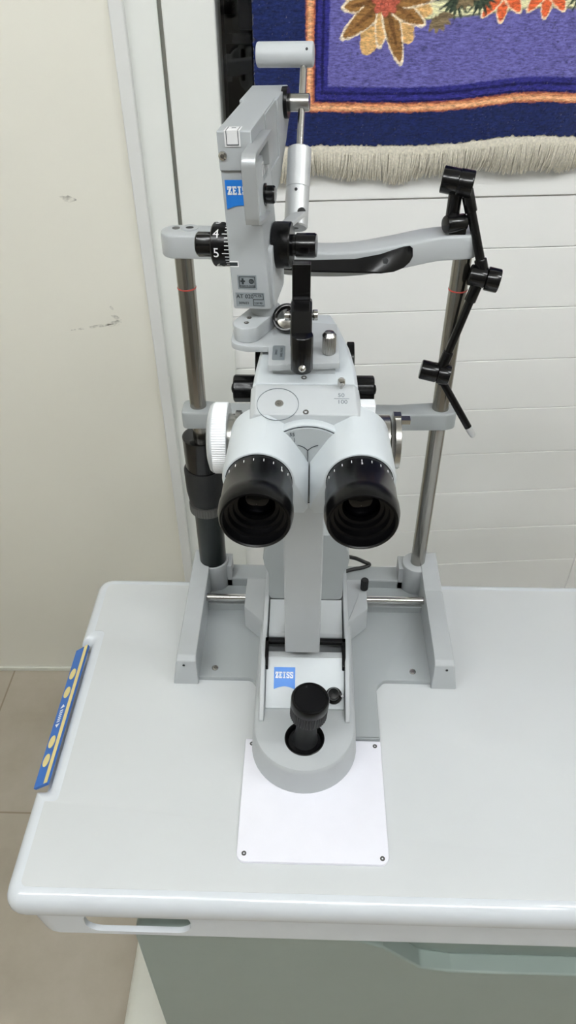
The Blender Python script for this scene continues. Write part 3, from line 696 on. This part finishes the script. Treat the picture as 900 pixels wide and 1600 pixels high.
# clamp knobs with black guards either side of the body
for s, xb, xo in ((-1, -.0515, -.0735), (1, .0198, .0405)):
    yk, zk = .531, 1.217
    k = obj('clamp_knob', join(gear((xb+s*.002, yk, zk), (xo, yk, zk), .0112, 10, .0005, .001), lathe([(.0045, 0), (.0035, .0015), (.001, .0022)], (xo, yk, zk), (s, 0, 0), 24)), 'mblack', sl)
    gp = fillet([(.510, 1.188, .008), (.548, 1.188, .008), (.556, 1.243, .006), (.548, 1.252, .006), (.535, 1.246, .008), (.516, 1.215, .02)], .006)
    a, b2 = sorted((xb-s*.002, xb+s*.0040))
    obj('knob_guard', prism(gp, a, b2, 'x'), 'mblack', sl, bev=.0008)
# details on the top
ti = [lathe([(.0152, -.0002), (.0152, .0003), (.0148, .0003), (.0148, -.0002)], (-.0345, .4605, 1.2463), (0, -.31, 1), 48, close=False)]
obj('cover_ring', ti[0], 'inkl', mb)
obj('screw', lathe([(.0032, 0), (.0030, .0006), (.0014, .0006), (.001, 0)], (-.0335, .4610, 1.2465), (0, -.31, 1), 24), 'chrome', mb)
obj('screw', lathe([(.0022, 0), (.0021, .0006), (.001, .0006), (.0008, 0)], (-.0142, .4535, 1.2441), (0, -.31, 1), 24), 'chrome', mb)
obj('screw', lathe([(.0022, 0), (.0021, .0006), (.001, .0006), (.0008, 0)], (-.0160, .4860, 1.2532), (0, -.2, 1), 24), 'chrome', mb)
obj('filter_pin', lathe([(.0012, 0), (.0012, .004), (.0028, .0045), (.0028, .0085), (.0022, .0095), (.0001, .0098)], (.0112, .4760, 1.2505), (0, -.3, 1), 24), 'chrome', mb)
sz = lambda y: 1.2435+(y-.4515)*.0085/.0275+.0001
def st_(t_, x, y, k=.0050): return place(text(t_, k, .00005), (x, y, sz(y)), (1, 0, 0), (0, 1, .309))
obj('scale_number', join(st_('50', .0112, .4690), st_('100', .0120, .4630), place(box(-.0055, .0055, -.0002, .0002, 0, .0001), (.0115, .4660, sz(.466)), (1, 0, 0), (0, 1, .309))), 'inkl', mb)

# tonometer mounting plate
pt = fillet([(-.0425, .4835, .001), (.0100, .4880, .001), (.0092, .5500, .001), (-.030, .5560, .002), (-.045, .562, .01), (-.063, .562, .014), (-.0725, .545, .014), (-.0725, .517, .012), (-.060, .512, .010), (-.0430, .5125, .002)], .001)
mp_ = obj('mounting_plate', join(slab(pt, 1.2600, 1.2650, .0005, .0003), box(-.039, .007, .490, .55, 1.2545, 1.2602)), 'lgrey', sl)
scr = obj('thumb_screw', join(gear((.0022, .5025, 1.265), (.0022, .5025, 1.2800), .0052, 20, .0003), lathe([(.0052, 0), (.0035, .002), (.0001, .0028)], (.0022, .5025, 1.2800), (0, 0, 1), 24)), 'steel', sl)
obj('screw', lathe([(.0016, 0), (.0016, .0003), (.0001, .0004)], (.0025, .5360, 1.265), (0, 0, 1), 16), 'hole', mp_)
lp = obj('label_plate', slab(rrect(-.0398, -.0305, .4910, .5130, .0015), 1.2651, 1.2654, 0), 'label', mp_)
tl = [place(text(t_, .0026), (xx, .502, 1.2656), (0, 1, 0), (-1, 0, 0)) for t_, xx in (('509653', -.0370), ('SWISS MADE', -.0330))]
obj('lettering', join(*tl), 'inkl', lp)

# black prism arm (illumination head) with lens
def yz(pts, x0, x1): return prism(pts, x0, x1, 'x')
pa = obj('prism_arm', join(yz([(.5070, 1.285), (.5090, 1.330), (.5150, 1.330), (.5160, 1.285)], -.0252, -.0120)), 'black', sl, bev=.0008)
obj('prism_arm_clamp', join(yz(fillet([(.4760, 1.2925), (.4930, 1.3020), (.5040, 1.3055), (.5170, 1.3020), (.5170, 1.276), (.5000, 1.275), (.4800, 1.280)], .003), -.0260, -.0106)), 'black', sl, bev=.0022)
endc = [(-.0176+.0080*math.cos(2*PI*i/32), .4765+.0088*math.sin(2*PI*i/32)) for i in range(32)]
obj('prism_head', slab(endc, 1.2657, 1.2935, .0012, .0012), 'black', sl)
obj('screw', lathe([(.0027, 0), (.0026, .0015), (.0012, .003), (.0001, .0032)], (-.0172, .4682, 1.2715), (0, -1, .1), 24), 'chrome', sl)
obj('pivot_pin', join(cyl((-.0303, .502, 1.2950), (-.0258, .502, 1.2950), .0036, 24, .0004), cyl((-.0104, .502, 1.2955), (-.0066, .502, 1.2955), .0038, 24, .0004), cyl((-.029, .502, 1.2952), (-.008, .502, 1.2952), .002, 16)), 'chrome', sl)
ln = Vector((-.15, -.72, .68)).normalized(); lc = Vector((-.0300, .5380, 1.2755))
lr = obj('mirror_lens', lathe([(.0095, 0), (.0108, .0005), (.0112, .002), (.0112, .007), (.0105, .008), (.0094, .008), (.0092, .005)], lc-ln*.005, ln, 48), 'black', sl)
obj('lens_glass', lathe([(.0001, .0025), (.005, .0020), (.0092, .0003)], lc, ln, 40, close=False), M['chrome'], lr)

# ------------------------------------------------------------------ tonometer
to = thing('tonometer', 'grey applanation tonometer with black measuring drum standing on the microscope', 'tonometer', (-.050, .53, 1.2652))
B0 = Matrix.Translation((-.0545, .5285, 1.2868)) @ Matrix.Rotation(math.radians(-7), 4, 'Z') @ Matrix.Rotation(math.radians(-2.2), 4, 'Y')
def tobj(n, bm, m, parent=to, **k): return obj(n, bm, m, parent, mx=B0, **k)
# swing arm
a0, b0 = Vector((-.0600, .5275)), Vector((-.0460, .5560)); dd = (b0-a0).normalized(); ang = math.atan2(dd.y, dd.x)
st = [(a0.x+.0108*math.cos(ang+PI/2+PI*i/16), a0.y+.0108*math.sin(ang+PI/2+PI*i/16)) for i in range(17)]+[(b0.x+.0108*math.cos(ang-PI/2+PI*i/16), b0.y+.0108*math.sin(ang-PI/2+PI*i/16)) for i in range(17)]
sw = obj('swing_arm', slab(st, 1.2652, 1.2770, .0008, .0004), 'lgrey', to, sharp=30)
for x, y in ((-.0605, .5265), (-.0590, .5350)): obj('screw', lathe([(.0020, 0), (.0019, .0003), (.0009, .0003), (.0007, 0)], (x, y, 1.2771), (0, 0, 1), 20), 'steel', sw)
obj('neck', lathe([(.0105, 0), (.0105, .003), (.0100, .004), (.0100, .0115)], (-.0475, .5480, 1.2768), (0, 0, 1)), 'lgrey', to)
def hbo(xr, d=.046): return [(-.0150, -.001), (-.0144, -.0014), (xr-.0022, -.0014), (xr-.0010, -.001), (xr-.0006, .0012), (xr, .0035), (xr, d-.003), (xr-.003, d), (-.012, d), (-.0150, d-.003)]
case = tobj('case', rings([[(x*.97, y+.0005, .0012) for x, y in hbo(.0140)]]+[[(x, y, z) for x, y in hbo(.0142-.0042*z/.107)] for z in (.0025, .03, .06, .09, .104)]), 'tcase', sharp=30)
tobj('case_foot', prism(fillet([(.004, .0), (.048, .0), (.052, .012), (.052, .045), (.004, .045)], .004), -.0135, .0155, 'x'), 'lgrey', bev=.001)
# front cap block: long grey head running backwards
hbk = tobj('head_block', join(prism([(-.0035, .1000), (-.0035, .1235), (-.0028, .1245), (.095, .1245), (.095, .090), (.03, .090)], -.0152, .0078, 'x'), prism([(.088, .085), (.088, .1240), (.140, .1240), (.140, .100), (.122, .088), (.088, .070), (.05, .060), (.05, .085)], -.0185, .0100, 'x'), prism([(.045, .085), (.045, .1235), (.10, .1235), (.10, .075), (.05, .060)], -.0100, .0086, 'x')), 'thead', bev=.0006)
tobj('screw', lathe([(.0030, 0), (.0028, .0012), (.0014, .0018), (.001, .0012)], (-.0122, -.0035, .1095), (0, -1, 0), 24), 'chrome', hbk)
stk = tobj('sticker', join(box(-.0100, .0005, -.0042, -.0035, .1150, .1245), box(-.0100, .0005, -.0042, .006, .1245, .1248)), 'paper', hbk)
tobj('sticker_frame', join(box(-.0088, -.0084, -.0045, -.0042, .1162, .1245), box(-.0010, -.0006, -.0045, -.0042, .1162, .1245), box(-.0088, -.0006, -.0045, -.0042, .1159, .1164), box(-.0060, -.0030, .0018, .0024, .1248, .1250), box(-.0088, -.0084, -.0042, .005, .1248, .1250), box(-.0010, -.0006, -.0042, .005, .1248, .1250)), 'ink', stk)
zeiss(B0 @ Vector((-.0130, -.0017, .0745)), (B0.to_3x3() @ Vector((1, 0, 0))), (B0.to_3x3() @ Vector((0, 0, 1))), .0200, .0192, case)
# white index mark, labels
iw = tobj('index_mark', xf(join(box(-.0150, -.0085, -.0016, -.0010, .0305, .0311), box(-.0150, -.0085, -.0016, -.0010, .0270, .0276), box(-.0091, -.0085, -.0016, -.0010, .0270, .0311)), Matrix.Translation((0, 0, .0065))), 'wink', case)
tobj('index_line', box(-.0150, -.0091, -.0015, -.0010, .0342, .0368), 'ink', case)
l1 = tobj('label', box(-.0105, .0040, -.0015, -.0010, .0115+.005, .0225+.005), 'label', case)
tt = [box(-.0092, .0028, -.0017, -.0015, .0260, .0264), box(-.0092, -.0088, -.0017, -.0015, .0180, .0264), box(.0024, .0028, -.0017, -.0015, .0180, .0264), box(-.0092, .0028, -.0017, -.0015, .0180, .0183),
      box(-.0072, -.0058, -.0017, -.0015, .0205, .0250), box(-.0082, -.0048, -.0017, -.0015, .0222, .0234), lathe([(.0019, 0), (.0019, .0002), (.0014, .0002), (.0014, 0)], (.0000, -.0015, .0228), (0, -1, 0), 20)]
tt.append(place(text('MADE IN SWISS', .0016), (-.0032, -.0016, .0192), (1, 0, 0), (0, 0, 1)))
tobj('lettering', join(*tt), 'ink', l1)
l2 = tobj('label', box(-.0128, .0090, -.0015, -.0010, .0020+.0012, .0110+.003), 'label', case)
tt = [place(text('AT 020', .0043), (-.0058, -.0016, .0110), (1, 0, 0), (0, 0, 1)), place(text('309653', .0026), (-.0070, -.0016, .0058), (1, 0, 0), (0, 0, 1)), place(text('TL.CB', .0022), (.0040, -.0016, .0115), (1, 0, 0), (0, 0, 1)), place(text('220 90', .0022), (.0040, -.0016, .0058), (1, 0, 0), (0, 0, 1))]
for x0, x1, z0, z1 in ((.0002, .0082, .0132, .0135), (.0078, .0082, .0090, .0135), (.0002, .0082, .0086, .0090), (.0002, .0006, .0040, .0090), (.0002, .0080, .0038, .0041)): tt.append(box(x0, x1, -.0017, -.0015, z0, z1))
tobj('lettering', join(*tt), 'ink', l2)
# measuring drum, left, with wrapped figures
dc = Vector((0, .027, .0392)); RD = .0158
dr_ = tobj('measuring_drum', lathe([(RD-.001, 0), (RD, .001), (RD, .0168), (RD-.0004, .0175)], (-.0325, dc.y, dc.z), (1, 0, 0), 72), 'mblack')
tobj('drum_grip', join(gear((-.0460, dc.y, dc.z), (-.0320, dc.y, dc.z), .0090, 8, .0007, .0012)), 'black', dr_)
def wrap(bm, xc, phi):  # text lies in xy: x->X, y->around the drum
    for v in bm.verts:
        a = phi+v.co.y/RD; r = RD+.0001+v.co.z
        v.co = Vector((xc+v.co.x, dc.y-math.cos(a)*r, dc.z+math.sin(a)*r))
    return bm
F = []
for ch_, ph in (('3', 97), ('4', 47), ('5', -3), ('6', -53)):
    F.append(wrap(text(ch_, .0098, .0001), -.0278, math.radians(ph)))
for i in range(-15, 26):
    L = .0075 if i % 5 == 0 else .0056
    F.append(wrap(box(-L/2, L/2, -.00032, .00032, 0, .0001), -.0158-L/2, math.radians(-3+i*10)))
tobj('figures', join(*F), 'wink', dr_)
# right side: black disc with knob
rd_ = tobj('side_disc', lathe([(.0162, 0), (.0166, .0008), (.0166, .0125), (.0158, .0135)], (.0132, .027, .0392), (1, 0, 0), 64), 'mblack')
tobj('side_knob', join(cyl((.0262, .027, .0392), (.0312, .027, .0392), .0078, 32), lathe([(.0084, 0), (.0088, .0004), (.0088, .0135), (.0081, .0150), (.0001, .0152)], (.0300, .027, .0392), (1, 0, 0), 40)), 'black', rd_)
# small black knob and paper label on the right side
tobj('side_button', lathe([(.0075, 0), (.0075, .002), (.0060, .0024), (.0060, .0075), (.0052, .0085), (.0001, .0087)], (.0100, .014, .0795), (1, 0, 0), 40), 'black')
sd_ = tobj('text_label', box(.0096, .0106, .012, .034, .086, .1005), 'paper')
tobj('lettering', join(*[box(.0106, .0108, .0145+.0038*i, .0153+.0038*i, .088, .0995-(i % 2)*.003) for i in range(5)]), 'inkl', sd_)
# bracket: bent strip in front of the case
def strip_path(pts, w0, w1, t, yz_=True):
    P = [Vector((p[0], p[1])) for p in pts]; out = []
    for i, p in enumerate(P):
        a = (P[min(i+1, len(P)-1)]-P[max(i-1, 0)]).normalized(); n = Vector((-a.y, a.x)); out.append((p, n))
    ringl = [[(w0, (p-n*t).x, (p-n*t).y), (w1, (p-n*t).x, (p-n*t).y), (w1, (p+n*t).x, (p+n*t).y), (w0, (p+n*t).x, (p+n*t).y)] for p, n in out]
    return rings(ringl)
def arcpts(cy, cz, r, a0_, a1_, n=6): return [(cy+r*math.cos(math.radians(a0_+(a1_-a0_)*i/n)), cz+r*math.sin(math.radians(a0_+(a1_-a0_)*i/n))) for i in range(n+1)]
pth = [(.030, .1152)]+arcpts(-.0235, .1092, .006, 90, 180)+arcpts(-.0235, .0790, .006, 180, 200)+[(-.0282, .0735)]
bk = strip_path(pth, .0055, .0150, .0016)
lowleg = strip_path([(-.0272, .0735), (-.012, .0700), (.004, .0680), (.012, .068)], .0085, .0150, .0014)
tobj('guard_bracket', join(bk, box(.0080, .0148, .018, .034, .098, .1165), lowleg), 'sgrey', bev=.0006)
# balance: hinge, rod, counterweight and feeler arm
H0 = B0 @ Vector((.0095, .122, .1150)); hx = (B0.to_3x3() @ Vector((1, 0, 0))).normalized()
obj('hinge_ring', cyl(H0-hx*.001, H0+hx*.0035, .0112, 40), 'mblack', to)
obj('hinge_pin', join(cyl(H0+hx*.003, H0+hx*.0200, .0064, 40, .0008)), 'steel', to)
P0 = H0+hx*.0140; rdv = Vector((-.035, -.640, -.765)).normalized()
rod = obj('balance_rod', cyl(P0-rdv*.030, P0+rdv*.045, .0027, 24), 'chrome', to)
cwd = Vector((1, -.10, .02)).normalized(); cc = P0-rdv*.0345-cwd*.0145+Vector((0, 0, .0022))
obj('counterweight', join(cyl(cc-cwd*.0225, cc+cwd*.0220, .0088, 48, .0014)), 'lgrey', to)
obj('weight_hole', cyl(cc+cwd*.0165+Vector((0, -.0070, .0045)), cc+cwd*.0165+Vector((0, -.0078, .0050)), .0010, 16), 'hole', to)
ps = P0+rdv*.036
gs = obj('grip_sleeve', lathe([(.0086, 0), (.0092, .0007), (.0092, .0305), (.0089, .0309), (.0092, .0313), (.0092, .0602), (.0082, .0613), (.0022, .0613), (.0020, .0590)], ps, rdv, 48), 'alu', to)
obj('sleeve_hole', cyl(ps+rdv*.0350+Vector((-.001, -.0068, .0057)), ps+rdv*.0350+Vector((-.001, -.0073, .0061)), .0012, 16), 'hole', gs)
obj('sleeve_slot', cyl(ps+rdv*.0510+Vector((.0035, -.0060, .0040)), ps+rdv*.0510+Vector((.0045, -.0072, .0048)), .0034, 20), 'hole', gs)
f0 = ps+rdv*.051+Vector((.0030, -.0085, .004)); f1 = B0 @ Vector((.0155, .020, .050))
dv = (f1-f0).normalized(); sd2 = Vector((.35, -.85, .1)); sd2 = (sd2-dv*sd2.dot(dv)).normalized(); nn = dv.cross(sd2)
fb_ = rings([[p+sd2*sx*.0035+nn*sy*.0015*1 for sx, sy in ((-1.6, -1), (1.6, -1), (1.6, 1), (-1.6, 1))] for p in (f0, f0.lerp(f1, .5), f1)])
obj('feeler_arm', fb_, 'alu', to, bev=.0005)

# ------------------------------------------------------------------ power cable
tag(obj('power_cable', tube([(.028, .750, .790), (.040, .765, .803), (.055, .772, .797), (.070, .777, .785), (.079, .778, .778), (.068, .772, .7775), (.056, .770, .7765), (.040, .764, .7762)], .0028, 12), 'cable'), 'black power cable looping behind the slit lamp base', 'cable')

# ------------------------------------------------------------------ dust specks on the table are left to the material; camera, world, view
cam = bpy.data.cameras.new('camera'); co = bpy.data.objects.new('camera', cam); COL.objects.link(co)
f_px, pit, yaw, rol = 1168.43, math.radians(40.265), math.radians(-1.890), math.radians(-.417)
fwd = Vector((math.sin(yaw)*math.cos(pit), math.cos(yaw)*math.cos(pit), -math.sin(pit)))
r = Vector((math.cos(yaw), -math.sin(yaw), 0)); u = r.cross(fwd)
r2 = r*math.cos(rol)+u*math.sin(rol); u2 = -r*math.sin(rol)+u*math.cos(rol)
mt = Matrix((r2, u2, -fwd)).transposed().to_4x4(); mt.translation = Vector((-.0125, 0, 1.535)); co.matrix_world = mt
cam.sensor_fit = 'VERTICAL'; cam.sensor_height = 24; cam.lens = 24*f_px/1600; cam.clip_start = .02
bpy.context.scene.camera = co
wd = bpy.data.worlds.new('world'); bpy.context.scene.world = wd; wd.use_nodes = True
wd.node_tree.nodes['Background'].inputs['Color'].default_value = (.9, .95, 1, 1); wd.node_tree.nodes['Background'].inputs['Strength'].default_value = .3
vs = bpy.context.scene.view_settings
vs.view_transform = 'Standard'; vs.look = 'None'; vs.exposure = 0; vs.gamma = 1; vs.use_curve_mapping = False
